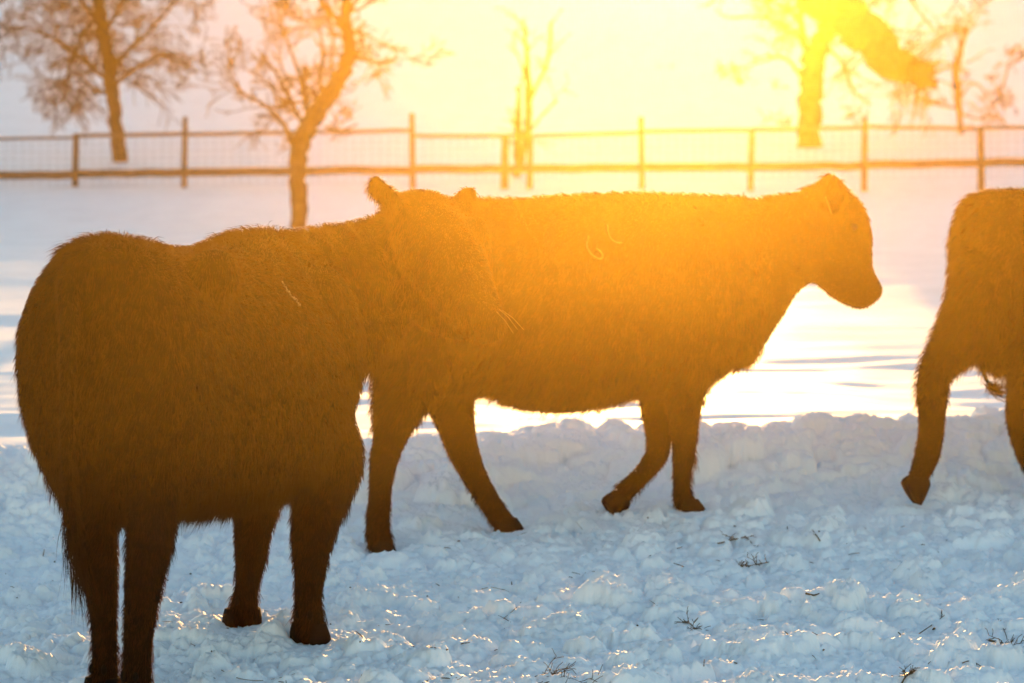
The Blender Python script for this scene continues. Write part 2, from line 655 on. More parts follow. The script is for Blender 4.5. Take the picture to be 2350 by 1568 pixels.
def fur(name, body, parent, count, heading, lenfun, seed, width=0.0022, extra=None):
    """hair strands as slender tapering blades growing from the hide"""
    r = np.random.default_rng(seed)
    me = body.data
    me.calc_loop_triangles()
    nt = len(me.loop_triangles)
    tri = np.empty(nt * 3, dtype=np.int32)
    me.loop_triangles.foreach_get('vertices', tri)
    tri = tri.reshape(-1, 3)
    co = np.empty(len(me.vertices) * 3)
    me.vertices.foreach_get('co', co)
    co = co.reshape(-1, 3)
    no = np.empty(len(me.vertices) * 3)
    me.vertices.foreach_get('normal', no)
    no = no.reshape(-1, 3)
    a, b, c = co[tri[:, 0]], co[tri[:, 1]], co[tri[:, 2]]
    area = np.linalg.norm(np.cross(b - a, c - a), axis=1)
    pick = r.choice(nt, count, p=area / area.sum())
    u, v = r.random(count), r.random(count)
    fl = u + v > 1
    u[fl], v[fl] = 1 - u[fl], 1 - v[fl]
    w = 1 - u - v
    P = a[pick] * w[:, None] + b[pick] * u[:, None] + c[pick] * v[:, None]
    Nn = no[tri[pick, 0]] * w[:, None] + no[tri[pick, 1]] * u[:, None] + no[tri[pick, 2]] * v[:, None]
    Nn /= np.linalg.norm(Nn, axis=1)[:, None] + 1e-9
    base = np.array(parent.location)
    W = P + base
    L, lift = lenfun(W, Nn)
    hd = np.array([heading.x, heading.y, 0.0])
    flow = -0.55 * hd[None, :] + np.array([0, 0, -0.85])[None, :]
    # swirls
    q1 = perlin(W[:, 0] * 7 + W[:, 2] * 3, W[:, 1] * 7 + W[:, 2] * 6, seed)
    q2 = perlin(W[:, 0] * 7 - 31 + W[:, 2] * 6, W[:, 1] * 7 + W[:, 2] * 3, seed + 5)
    q3 = perlin(W[:, 0] * 28 + W[:, 2] * 21, W[:, 1] * 28 - W[:, 2] * 24, seed + 9)
    q4 = perlin(W[:, 0] * 31 - W[:, 2] * 19 + 9, W[:, 1] * 31 + W[:, 2] * 27, seed + 13)
    q5 = perlin(W[:, 0] * 24 - W[:, 2] * 22 + 3, W[:, 1] * 24 + W[:, 2] * 17, seed + 17)
    D = flow + np.stack([q1 * 0.5 + q3 * 0.55, q2 * 0.5 + q4 * 0.55, 0.35 * q1 + q5 * 0.5], 1)
    D -= Nn * np.sum(D * Nn, 1)[:, None]
    D /= np.linalg.norm(D, axis=1)[:, None] + 1e-9
    D = D + Nn * (lift * (0.8 + 0.5 * q3))[:, None] + r.normal(0, 0.16, (count, 3))
    D /= np.linalg.norm(D, axis=1)[:, None] + 1e-9
    ln = L * (0.75 + 0.55 * np.clip(q4 + 0.3 * q1, -1, 1)) * r.uniform(0.6, 1.25, count)
    sag = np.array([0, 0, -1.0])
    M1 = P + D * (ln * 0.5)[:, None]
    T = P + D * ln[:, None] + sag[None, :] * (ln * 0.22)[:, None] + (flow / 1.0) * (ln * 0.12)[:, None]
    S = np.cross(D, r.normal(0, 1, (count, 3)))
    S /= np.linalg.norm(S, axis=1)[:, None] + 1e-9
    wd = width * r.uniform(0.7, 1.3, count)
    P0 = P - Nn * 0.004
    V = np.stack([P0 - S * wd[:, None] * .5, P0 + S * wd[:, None] * .5,
                  M1 + S * wd[:, None] * .36, M1 - S * wd[:, None] * .36, T], 1).reshape(-1, 3)
    k = np.arange(count)[:, None] * 5
    loops = np.concatenate([k + 0, k + 1, k + 2, k + 3, k + 3, k + 2, k + 4], 1).ravel()
    sizes = np.tile([4, 3], count)
    o = np_mesh(name, V, loops, sizes, M_FUR)
    o.parent = parent
    return o


def strands(roots, dirs, lens, width, seed, curl=0.0, seg=6):
    """long free hairs (tail switch): returns verts and faces"""
    r = random.Random(seed)
    vs, fs = [], []
    for p, d, ln in zip(roots, dirs, lens):
        pos = p.copy()
        dd = d.normalized()
        side = dd.cross(Vector((r.uniform(-1, 1), r.uniform(-1, 1), r.uniform(-1, 1)))).normalized()
        cax = Vector((r.uniform(-.4, .4), 1, r.uniform(-.4, .4))).normalized()
        b = len(vs)
        cu = curl * r.uniform(0.5, 1.4)
        for k in range(seg + 1):
            w = width * (1 - k / (seg + .3))
            vs += [pos - side * w / 2, pos + side * w / 2]
            dd = (Matrix.Rotation(cu / seg, 3, cax) @ dd + Vector((r.uniform(-.12, .12), r.uniform(-.12, .12), -0.05 if not curl else 0))).normalized()
            pos = pos + dd * (ln / seg)
        for k in range(seg):
            fs.append((b + 2 * k, b + 2 * k + 1, b + 2 * k + 3, b + 2 * k + 2))
    return vs, fs


def make_hoof(parent, sole, fwd, lat, up=Vector((0, 0, 1)), size=1.0):
    """cloven hoof: two claws plus dew claws; sole = middle of the sole"""
    B = Builder()
    for s in (-1, 1):
        rings = []
        for (h, f0, f1, w) in ((-0.012, -0.036, 0.058, 0.020), (0.0, -0.044, 0.070, 0.025), (0.022, -0.045, 0.058, 0.026), (0.045, -0.042, 0.042, 0.0245), (0.068, -0.034, 0.024, 0.020)):
            c = sole + up * (h * size) + lat * (s * 0.030 * size) + fwd * ((f0 + f1) / 2 * size)
            hf = (f1 - f0) / 2 * size
            ring = []
            for i in range(14):
                q = 2 * math.pi * i / 14
                f = math.cos(q)
                tp = 1 - 0.45 * max(f, 0) ** 2
                ring.append(c + fwd * (hf * f) + lat * (w * size * tp * math.sin(q)) + lat * (-s * 0.008 * size * max(f, 0)))
            rings.append(ring)
        B.rings(rings)
        B.ball(sole + up * 0.094 * size - fwd * 0.036 * size + lat * (s * 0.018 * size), (0.008 * size, 0.012 * size, 0.014 * size))
    o = mesh_obj('hoof', B.v, B.f, M_HOOF)
    attach(o, parent)
    return o


def make_eye(parent, c, r):
    B = Builder()
    B.ball(c, (r, r, r))
    o = mesh_obj('eye', B.v, B.f, M_EYE)
    attach(o, parent)
    return o


def leg(B, chain, lat):
    B.tube([(p, a, b) for p, a, b in chain], lat, 18, 5)


UP = Vector((0, 0, 1))
S13 = 8160.0


def mpx(r, Y):
    """pixels to metres at depth Y"""
    return r * Y / FPX


def pair(top, bot, Y0, w, inset=8):
    """ring centre and radii from two opposite outline pixels"""
    a = U(top[0], top[1], Y0)
    b = U(bot[0], bot[1], Y0)
    ln = (a - b).length / 2 - mpx(inset, Y0)
    return ((a + b) / 2, w, ln)


# ------------------------------------------------------------------ cow walking in profile (shared with the third cow)
def profile_cow(dx, dY, label, hind_near, hind_far, front_near, front_far, seed, nfur, head=True, tail=None):
    """dx: shift in pixels, dY: shift in depth; leg chains come as lists of (px, py, Y, r_lat, r_fore)"""
    def Yc(px):
        return 13.45 + (px - 880) * 0.00045 + dY
    sc = (13.6 + dY) / 13.6

    def Q(px, py, Y):
        # keeps the height while moving the animal to its own depth
        v = U(px, py, Y - dY)
        w = U(1175, 210, Y)
        z = v.z
        x = v.x + dx
        return Vector((x, v.y + dY, z))
    c = Q(1300, 1200, Yc(1300))
    root = thing('cow', (c.x, c.y, 0.03), label, 'cow', None)
    a = Q(880, 800, Yc(880)); b = Q(1700, 800, Yc(1700))
    fw = Vector((b.x - a.x, b.y - a.y, 0)).normalized()
    lat = Vector((fw.y, -fw.x, 0))         # the animal's right side (towards the camera)
    B = Builder()
    st = []
    for (px, yt, yb, w, ex, lv) in (
            (872, 492, 720, .10, 2.0, .5), (884, 472, 800, .20, 2.1, .5), (930, 456, 890, .27, 2.2, .52), (1000, 452, 915, .29, 2.2, .5),
            (1090, 456, 905, .31, 2.2, .46), (1200, 456, 938, .35, 2.2, .43), (1300, 449, 946, .365, 2.2, .42),
            (1400, 445, 925, .355, 2.2, .44), (1500, 444, 905, .33, 2.2, .46), (1590, 448, 900, .30, 2.2, .46),
            (1660, 450, 850, .25, 2.1, .46), (1715, 452, 765, .19, 2.0, .48), (1745, 470, 715, .13, 2.0, .5)):
        top = Q(px, yt, Yc(px)); bot = Q(px, yb, Yc(px))
        st.append((Vector((top.x, top.y)), top.z, bot.z, w, ex, lv))
    B.rings(trunk_rings(st, lat))

    def pr(top, bot, px, w, inset=8):
        A = Q(top[0], top[1], Yc(px)); C = Q(bot[0], bot[1], Yc(px))
        return ((A + C) / 2, w, (A - C).length / 2 - mpx(inset, 13.7))
    # neck
    B.tube([pr((1600, 448), (1640, 880), 1610, .25), pr((1690, 447), (1720, 775), 1700, .20), pr((1770, 441), (1762, 705), 1770, .16),
            pr((1835, 434), (1808, 668), 1820, .135), pr((1880, 436), (1838, 652), 1860, .12)], lat)
    # head
    hY = 1900
    B.tube([pr((1900, 414), (1812, 640), hY, .10), pr((1950, 428), (1832, 648), hY, .115), pr((1978, 480), (1850, 655), hY, .118),
            pr((1992, 545), (1872, 668), hY, .098, 5), pr((2004, 600), (1904, 686), hY, .082, 3), pr((2018, 634), (1930, 692), hY, .080, 2)], lat)
    B.ball(Q(1910, 432, Yc(hY)), (.075, .05, .04), (lat, fw, UP))       # poll
    B.ball(Q(2000, 666, Yc(hY)), (.072, .042, .045), (lat, fw, UP))      # muzzle
    B.ball(Q(1970, 680, Yc(hY)), (.055, .045, .030), (lat, fw, UP))      # chin
    # ears: near one laid back and up, far one forward
    for sgn, tip, base in ((1, (1879, 404), (1894, 462)), (-1, (1936, 404), (1928, 440))):
        p0 = Q(base[0], base[1], Yc(hY)) + lat * (sgn * .10)
        p1 = Q(tip[0], tip[1] + 6, Yc(hY)) + lat * (sgn * .17)
        m = (p0 + p1) / 2 + lat * (sgn * .02)
        B.tube([(p0, .040, .030), (m, .048, .028), (p1, .026, .022)], fw, 12, 4)
    # legs
    soles = []
    for chain in (hind_near, hind_far, front_near, front_far):
        if chain is None:
            continue
        leg(B, [(Q(p[0], p[1], p[2] + dY), p[3], p[4]) for p in chain['c']], lat)
    # tail
    if tail:
        B.tube([(Q(p[0], p[1], p[2] + dY), p[3], p[3]) for p in tail['c']], lat, 10, 4)
    body = finish_body('body', B, root)
    for chain in (hind_near, hind_far, front_near, front_far):
        if chain is None:
            continue
        s = Q(*chain['sole'][:2], chain['sole'][2] + dY)
        ang = chain.get('tilt', 0.0)       # rotation of the hoof in the vertical plane of the heading
        f2 = (fw * math.cos(ang) + UP * math.sin(ang)).normalized()
        u2 = (UP * math.cos(ang) - fw * math.sin(ang)).normalized()
        make_hoof(root, s, f2, lat, u2, 1.05)
    for sgn in (1, -1):
        make_eye(root, Q(1938, 520, Yc(hY)) + lat * (sgn * .096), .017)

    def lf(W, N):
        z = W[:, 2]
        L = np.full(len(W), .030)
        lift = np.full(len(W), .55)
        up = N[:, 2]
        L = np.where(up > .6, .034, L)
        lift = np.where(up > .6, 1.0, lift)
        L = np.where(up < -.5, .036, L)
        lift = np.where(up < -.5, .9, lift)
        legm = z < .48
        L = np.where(legm, .016, L)
        L = np.where(z < .17, .026, L)
        d = (W[:, 0] - c.x) * fw.x + (W[:, 1] - c.y) * fw.y
        hd = d > .78
        L = np.where(hd & (z < 1.2), .011, L)
        fr = (d > .5) & (d < .78) & (z < 1.0)
        L = np.where(fr, .04, L)
        rear = d < -.62
        L = np.where(rear & (z > .45), .042, L)
        lift = np.where(rear & (z > .45), .75, lift)
        return L, lift
    fur('fur', body, root, nfur, fw, lf, seed)
    if tail:
        q = tail['c'][-1]
        e = Q(q[0], q[1], q[2] + dY)
        pv = tail['c'][-2]
        d0 = e - Q(pv[0], pv[1], pv[2] + dY)
        r = random.Random(seed)
        roots = [e - d0 * r.uniform(0, .7) + Vector((r.gauss(0, .010), r.gauss(0, .010), r.gauss(0, .008))) for _ in range(tail['n'])]
        dirs = [d0.normalized() + Vector((r.gauss(0, .18), r.gauss(0, .18), r.gauss(0, .18))) for _ in roots]
        vs, fs = strands(roots, dirs, [r.uniform(.10, tail['len']) for _ in roots], .004, seed, tail.get('curl', 0))
        t = mesh_obj('tail_switch', vs, fs, M_FUR)
        attach(t, root)
    return root, lat, fw


C2_hind_near = {'c': [(955, 700, 13.33, .13, .22), (945, 830, 13.28, .12, .165), (915, 930, 13.22, .085, .105), (893, 1010, 13.18, .055, .066), (880, 1060, 13.16, .046, .056),
                      (872, 1130, 13.15, .038, .046), (868, 1190, 13.15, .042, .047), (868, 1232, 13.15, .046, .050), (876, 1252, 13.15, .047, .05)],
                'sole': (874, 1283, 13.15), 'tilt': -0.15}
C2_hind_far = {'c': [(990, 720, 13.6, .12, .20), (1020, 860, 13.6, .10, .13), (1042, 960, 13.58, .065, .082), (1065, 1040, 13.56, .05, .062), (1095, 1105, 13.55, .042, .050),
                     (1125, 1155, 13.55, .040, .046), (1148, 1190, 13.55, .044, .046), (1160, 1204, 13.55, .045, .045)],
               'sole': (1166, 1229, 13.55), 'tilt': -0.05}
C2_front_near = {'c': [(1580, 700, 13.62, .12, .18), (1572, 830, 13.64, .10, .125), (1570, 930, 13.68, .068, .072), (1570, 1010, 13.72, .050, .052), (1568, 1055, 13.75, .046, .046),
                       (1564, 1100, 13.78, .036, .036), (1566, 1135, 13.8, .040, .040), (1574, 1160, 13.8, .045, .046)],
                 'sole': (1584, 1186, 13.80)}
C2_front_far = {'c': [(1550, 700, 13.95, .11, .15), (1525, 830, 13.95, .09, .11), (1510, 930, 13.95, .062, .075), (1512, 1000, 13.95, .052, .055), (1507, 1045, 13.95, .047, .048),
                      (1472, 1092, 13.95, .038, .040), (1440, 1122, 13.95, .040, .042), (1425, 1140, 13.95, .042, .044)],
                'sole': (1402, 1166, 13.95), 'tilt': -1.0}
cow2, lat2, fw2 = profile_cow(0, 0, 'dark cow walking right in full profile in the middle, head lowered before the bright glow',
                              C2_hind_near, C2_hind_far, C2_front_near, C2_front_far, 22, 80000,
                              tail={'c': [(885, 490, 13.45, .03), (868, 560, 13.4, .026), (866, 700, 13.38, .02), (872, 820, 13.36, .016)], 'n': 150, 'len': .3})

# third cow: same build, further right and a little further off
C3_hind_near = {'c': [(950, 690, 13.33, .13, .215), (900, 760, 13.28, .12, .17), (830, 845, 13.24, .085, .105), (785, 905, 13.20, .060, .074), (776, 960, 13.18, .056, .066),
                      (772, 1040, 13.16, .048, .055), (764, 1100, 13.15, .048, .054), (750, 1140, 13.15, .047, .048), (740, 1160, 13.15, .044, .042)],
                'sole': (722, 1192, 13.15), 'tilt': -1.05}
C3_hind_far = {'c': [(1010, 720, 13.6, .12, .20), (1045, 850, 13.6, .10, .12), (1042, 925, 13.58, .07, .072), (1026, 1000, 13.56, .050, .058), (1036, 1075, 13.55, .042, .048),
                     (1062, 1135, 13.55, .040, .046), (1085, 1180, 13.55, .044, .046), (1098, 1204, 13.55, .045, .045)],
               'sole': (1106, 1229, 13.55), 'tilt': -0.05}
M3 = mpx(1, 13.6)
cow3, lat3, fw3 = profile_cow(2.33, 1.0, 'dark cow walking out at the right edge, only hindquarters in view, hind hoof raised',
                              C3_hind_near, C3_hind_far, C2_front_near, C2_front_far, 33, 80000,
                              tail={'c': [(885, 490, 13.45, .03), (872, 560, 13.4, .026), (878, 700, 13.3, .021), (895, 830, 13.28, .018), (915, 915, 13.27, .014), (940, 955, 13.27, .011)], 'n': 160, 'len': .20, 'curl': -3.4})

# ------------------------------------------------------------------ near cow seen from behind
def near_cow():
    F = Vector((.358, .934, 0)).normalized()
    Rt = Vector((F.y, -F.x, 0))
    O = Vector((-1.164, 9.61, 0))
    root = thing('cow', (O.x + F.x * .7, O.y + F.y * .7, 0.03), 'big shaggy dark cow in the left foreground seen from behind, head turned right', 'cow')

    def L(s, l, z):
        return O + F * s + Rt * l + UP * z
    B = Builder()
    st = []
    for (s, zt, zb, w, ex, lv) in ((-.02, 1.17, .80, .10, 2.0, .5), (.03, 1.255, .68, .20, 2.1, .55), (.12, 1.300, .56, .265, 2.25, .55), (.25, 1.292, .50, .29, 2.3, .55),
                                   (.40, 1.270, .50, .30, 2.3, .52), (.58, 1.252, .485, .32, 2.25, .48), (.76, 1.250, .475, .34, 2.2, .45), (.93, 1.262, .475, .34, 2.2, .45),
                                   (1.08, 1.280, .47, .315, 2.2, .45), (1.22, 1.28, .50, .28, 2.1, .45), (1.34, 1.25, .60, .22, 2.0, .5), (1.44, 1.16, .72, .13, 2.0, .5)):
        c = L(s, 0, 0)
        st.append((Vector((c.x, c.y)), zt, zb, w, ex, lv))
    B.rings(trunk_rings(st, Rt))
    # hip bones
    B.ball(L(.38, .21, 1.19), (.075, .10, .075), (Rt, F, UP))
    B.ball(L(.38, -.21, 1.19), (.075, .10, .075), (Rt, F, UP))
    B.ball(L(.05, 0.0, 1.24), (.08, .09, .05), (Rt, F, UP))
    # shoulder muscles
    B.ball(L(1.13, .20, .92), (.12, .18, .27), (Rt, F, UP))
    B.ball(L(1.15, -.18, .90), (.12, .18, .27), (Rt, F, UP))
    # neck, turned to the right
    nk = [(U(640, 700, 10.80), .20, .20), (U(760, 660, 10.95), .19, .185), (U(850, 625, 11.05), .165, .165), (U(930, 590, 11.05), .14, .15)]
    B.tube([(p, a, b) for p, a, b in nk], Vector((-.3, .95, 0)).normalized(), 20, 5)
    B.tube([(U(700, 800, 10.75), .15, .12), (U(800, 790, 10.85), .12, .10), (U(880, 740, 10.95), .09, .08)], Vector((-.3, .95, 0)).normalized(), 16, 5)  # dewlap
    # head: poll -> muzzle, towards the camera and right
    ear = Vector((.80, .58, -.12)).normalized()
    P = [(U(968, 500, 10.98), .125, .085), (U(992, 545, 10.94), .135, .115), (U(1022, 600, 10.88), .132, .125), (U(1058, 662, 10.80), .105, .105), (U(1092, 715, 10.74), .083, .082), (U(1112, 742, 10.70), .072, .068)]
    B.tube(P, ear, 20, 5)
    B.ball(U(975, 468, 10.97), (.10, .06, .045), (ear, ear.cross(UP).normalized(), UP))
    B.ball(U(1098, 722, 10.70), (.075, .06, .06), (ear, ear.cross(UP).normalized(), UP))
    # jaw
    B.tube([(U(945, 640, 10.97), .085, .10), (U(1000, 700, 10.89), .08, .085), (U(1060, 745, 10.80), .06, .055)], ear, 16, 4)
    # brow over the far eye
    B.ball(U(1094, 560, 10.93), (.045, .06, .09))
    # ears
    B.tube([(U(918, 478, 10.92), .045, .026), (U(886, 452, 10.86), .066, .022), (U(866, 424, 10.83), .044, .017), (U(864, 404, 10.82), .016, .010)], Vector((.85, -.35, -.35)).normalized(), 14, 4)
    B.tube([(U(1048, 488, 11.02), .040, .026), (U(1070, 458, 11.06), .044, .020), (U(1084, 436, 11.08), .024, .013)], Vector((.85, .35, .35)).normalized(), 14, 4)
    # legs
    hl = [(L(.22, -.14, .92), .14, .20), (U(195, 1000, 9.82), .125, .15), (U(205, 1130, 9.80), .082, .10), (U(222, 1260, 9.80), .054, .072), (U(232, 1340, 9.82), .046, .058),
          (U(238, 1430, 9.85), .037, .043), (U(240, 1530, 9.86), .036, .042), (U(240, 1570, 9.86), .043, .046)]
    hr = [(L(.20, .14, .92), .14, .20), (U(345, 1000, 9.72), .11, .15), (U(350, 1120, 9.70), .082, .10), (U(345, 1240, 9.66), .062, .078), (U(330, 1340, 9.66), .052, .060),
          (U(320, 1430, 9.68), .044, .047), (U(314, 1530, 9.70), .040, .044), (U(312, 1585, 9.70), .045, .047)]
    fl = [(L(1.18, -.15, .72), .11, .14), (U(582, 1150, 10.80), .075, .085), (U(580, 1215, 10.80), .060, .062), (U(575, 1285, 10.80), .050, .050), (U(566, 1350, 10.80), .038, .040),
          (U(560, 1395, 10.81), .044, .046), (U(556, 1425, 10.81), .050, .048)]
    fr = [(L(1.08, .16, .76), .12, .15), (U(755, 1050, 10.68), .105, .11), (U(735, 1150, 10.64), .084, .085), (U(716, 1240, 10.62), .066, .066), (U(712, 1300, 10.60), .052, .052), (U(707, 1370, 10.60), .043, .043),
          (U(708, 1420, 10.60), .047, .047), (U(711, 1452, 10.60), .052, .050)]
    for ch in (hl, hr, fl, fr):
        leg(B, ch, Rt)
    # tail
    tl = [(L(.02, -.01, 1.25), .035), (L(-.04, -.02, 1.18), .034), (U(158, 760, 9.50), .028), (U(152, 920, 9.49), .024), (U(152, 1080, 9.50), .021), (U(163, 1200, 9.55), .018), (U(180, 1290, 9.6), .014)]
    B.tube([(p, r, r) for p, r in tl], Rt, 10, 4)
    body = finish_body('body', B, root, 0.014, 6)
    for (px, py, Y), an in (((240, 1612, 9.86), 0), ((312, 1630, 9.70), 0)):
        make_hoof(root, U(px, py, Y), F, Rt, UP, 1.05)
    f2 = Vector((-.25, .97, 0)).normalized()
    make_hoof(root, U(555, 1452, 10.82), f2, Vector((f2.y, -f2.x, 0)), UP, 1.12)
    f3 = Vector((.42, .9, 0)).normalized()
    make_hoof(root, U(713, 1487, 10.60), f3, Vector((f3.y, -f3.x, 0)), UP, 1.12)
    make_eye(root, U(1000, 572, 10.84), .021)
    c = O

    def lf(W, N):
        z = W[:, 2]
        s = (W[:, 0] - c.x) * F.x + (W[:, 1] - c.y) * F.y
        up = N[:, 2]
        Ln = np.full(len(W), .030)
        lift = np.full(len(W), .50)
        Ln = np.where(up > .55, .034, Ln)
        lift = np.where(up > .55, .9, lift)
        ridge = (up > .8) & (((s > .02) & (s < .3)) | ((s > .95) & (s < 1.5)))
        Ln = np.where(ridge, .060, Ln)
        Ln = np.where(up < -.5, .050, Ln)
        lift = np.where(up < -.5, .9, lift)
        Ln = np.where((z < .55) & (s < .6), .030, Ln)
        Ln = np.where(z < .42, .020, Ln)
        Ln = np.where(z < .17, .032, Ln)
        px = W[:, 0] * FPX / W[:, 1] + 1175
        face = (px > 930) & (z > .9)
        Ln = np.where(face, .018, Ln)
        ears = (px > 840) & (px < 905) & (z > 1.36)
        Ln = np.where(ears, .030, Ln)
        e2 = (px > 1045) & (z > 1.34)
        Ln = np.where(e2, .026, Ln)
        lift = np.where(ears | e2, 1.0, lift)
        return Ln, lift
    fur('fur', body, root, 150000, F, lf, 11, 0.0019)
    # tail switch
    r = random.Random(5)
    roots, dirs, lens = [], [], []
    for k in range(420):
        t = r.random()
        p = U(152, 1100, 9.52).lerp(U(182, 1300, 9.62), t) + Vector((r.gauss(0, .012), r.gauss(0, .012), 0))
        roots.append(p)
        dirs.append(Vector((r.gauss(.10, .07), r.gauss(.12, .08), -1)))
        lens.append(r.uniform(.08, .22))
    vs, fs = strands(roots, dirs, lens, .0035, 5)
    t = mesh_obj('tail_switch', vs, fs, M_FUR)
    attach(t, root)
    return root, F, Rt


cow1, F1, R1 = near_cow()

# ------------------------------------------------------------------ tubes for trees, fence and straw
class Tubes:
    def __init__(self):
        self.v = []
        self.f = []

    def add(self, pts, radii, n=5):
        b = len(self.v)
        m = len(pts)
        ref = Vector((0.31, 0.93, 0.2))
        for k, p in enumerate(pts):
            t = (pts[min(k + 1, m - 1)] - pts[max(k - 1, 0)])
            if t.length < 1e-9:
                t = Vector((0, 0, 1))
            t.normalize()
            a = t.cross(ref)
            if a.length < 1e-3:
                a = t.cross(Vector((1, 0, 0)))
            a.normalize()
            c = t.cross(a)
            for i in range(n):
                q = 2 * math.pi * i / n
                self.v.append(p + a * (radii[k] * math.cos(q)) + c * (radii[k] * math.sin(q)))
        for k in range(m - 1):
            for i in range(n):
                j = (i + 1) % n
                self.f.append((b + k * n + i, b + k * n + j, b + (k + 1) * n + j, b + (k + 1) * n + i))
        self.f.append(tuple(b + i for i in range(n))[::-1])
        self.f.append(tuple(b + (m - 1) * n + i for i in range(n)))

    def obj(self, name, mat, parent=None):
        o = mesh_obj(name, self.v, self.f, mat)
        if parent:
            attach(o, parent)
        return o


def smooth_line(pts, sub=4):
    return [(p[0], p[1]) for p in catmull([(p, r, r) for p, r in pts], sub)]


def grow(T, p, d, ln, r, depth, rr, droop, rmin):
    """recursive bare branch"""
    n = 5
    pts, rad = [p.copy()], [r]
    dd = d.normalized()
    for k in range(n):
        dd = (dd + Vector((rr.gauss(0, .16), rr.gauss(0, .16), rr.gauss(0, .16) - droop))).normalized()
        p = p + dd * (ln / n)
        pts.append(p.copy())
        rad.append(max(r * (1 - .75 * (k + 1) / n), rmin))
    T.add(pts, rad, 4 if r < .02 else 6)
    if depth <= 0:
        return
    for k in range(rr.randint(3, 5)):
        i = rr.randint(1, n)
        side = Vector((rr.gauss(0, 1), rr.gauss(0, 1), rr.gauss(0.25, .8))).normalized()
        nd = ((pts[i] - pts[i - 1]).normalized() * .8 + side * .75).normalized()
        grow(T, pts[i], nd, ln * rr.uniform(.4, .7), max(rad[i] * .65, rmin), depth - 1, rr, droop, rmin)


def tree(name, label, Y, limbs, seed, twigs_per_m, tw_len, droop, depth=2, rmin=.006, cat='tree', group=None, spread=.8, start=0.15, base=None):
    """limbs: polylines of (px, py, radius_px); the first one is the trunk"""
    rr = random.Random(seed)
    base_px = limbs[0][0]
    p0 = U(base_px[0], base_px[1], Y)
    g = gz(p0.x, Y)
    root = thing(name, (p0.x, Y, g), label, cat, group)
    T = Tubes()
    C = Tubes()
    for li, limb in enumerate(limbs):
        off = 0.0 if li == 0 else None
        pts = []
        drift = 0 if li == 0 else rr.uniform(-.6, .6)
        m = len(limb)
        for k, (px, py, r) in enumerate(limb):
            yy = Y + drift * (k / max(m - 1, 1)) ** 1.2 * (1.6 if li else 1)
            v = U(px, py, yy)
            pts.append((v, mpx(r * (1 if li == 0 else .72), Y)))
        if li == 0:
            pts.insert(0, (Vector((pts[0][0].x, Y, g - .25)), pts[0][1] * 1.25))
        line = smooth_line(pts, 5)
        # knobbly bark
        line = [(p + Vector((rr.gauss(0, .12), rr.gauss(0, .12), 0)) * r, r * rr.uniform(.9, 1.1)) for p, r in line]
        T.add([p for p, r in line], [r for p, r in line], 8)
        tot = sum((line[k + 1][0] - line[k][0]).length for k in range(len(line) - 1))
        nt = int(tot * twigs_per_m * (0.7 if li == 0 else 1.2))
        for _ in range(nt):
            k = rr.randint(int(len(line) * (start if li else max(start, .45))), len(line) - 2)
            p, r = line[k]
            ax = (line[k + 1][0] - p).normalized()
            side = Vector((rr.gauss(0, 1), rr.gauss(0, .8), rr.gauss(.2, .8))).normalized()
            d = (ax * .55 + side * spread).normalized()
            grow(C, p, d, tw_len * rr.uniform(.45, 1.2), min(r * .45, .022), depth, rr, droop, rmin)
    T.obj('trunk', M_BARK, root)
    if C.v:
        C.obj('crown', M_TWIG, root)
    return root


tree('bare_tree', 'bare drooping fruit tree at the far left, its trunk behind the fence', 49.5,
     [[(280, 396, 19), (268, 310, 17), (260, 230, 17), (252, 165, 17), (240, 90, 17), (228, 20, 16), (222, -60, 14), (215, -200, 10), (205, -330, 5)],
      [(254, 190, 10), (205, 150, 9), (150, 105, 8), (95, 75, 6), (50, 62, 5), (10, 72, 3)],
      [(258, 215, 8), (215, 205, 7), (175, 170, 6), (150, 190, 4), (120, 240, 3)],
      [(250, 170, 11), (290, 120, 9), (335, 80, 7), (380, 30, 5), (415, -10, 3)],
      [(258, 200, 8), (320, 150, 7), (370, 130, 5), (405, 140, 3)],
      [(240, 90, 10), (200, 20, 8), (150, -40, 6), (90, -80, 4)],
      [(238, 80, 9), (280, 0, 8), (310, -80, 6), (350, -150, 4)],
      [(228, 30, 8), (190, 80, 7), (160, 150, 6), (150, 215, 5), (140, 240, 3)],
      [(222, -60, 8), (120, -60, 6), (30, -20, 5), (-40, 40, 3)],
      [(222, -60, 8), (300, -120, 6), (400, -110, 4), (450, -60, 3)]],
     41, 10, .66, .09, 2, .006)

tree('bare_tree', 'knotty forked bare tree in front of the fence behind the near cow', 38.0,
     [[(684, 560, 22), (684, 460, 21), (684, 390, 22), (690, 330, 22), (712, 285, 22), (745, 232, 20), (775, 190, 19), (797, 140, 19), (800, 90, 15), (792, 40, 13), (795, 0, 11), (798, -60, 9), (790, -180, 5)],
      [(797, 80, 11), (775, 45, 10), (745, 20, 9), (732, -10, 8), (715, -60, 6)],
      [(678, 345, 13), (662, 310, 10), (650, 285, 8), (605, 240, 6), (560, 215, 5), (530, 180, 4), (515, 150, 2)],
      [(712, 285, 10), (700, 235, 8), (690, 180, 7), (668, 120, 5), (645, 60, 4), (630, 0, 3)],
      [(700, 300, 9), (680, 255, 7), (655, 205, 6), (620, 150, 5), (590, 110, 3)],
      [(745, 232, 8), (735, 180, 7), (740, 120, 6), (730, 60, 4), (700, 20, 3)],
      [(700, 235, 6), (655, 230, 5), (610, 190, 4), (575, 160, 2)],
      [(797, 135, 9), (825, 135, 7), (850, 140, 6), (880, 145, 5), (912, 130, 3)],
      [(775, 190, 7), (760, 150, 6), (765, 80, 4), (750, 20, 3)],
      [(745, 290, 5), (780, 300, 4), (820, 285, 3)]],
     42, 6.5, .42, .0, 2, .005, spread=.75)

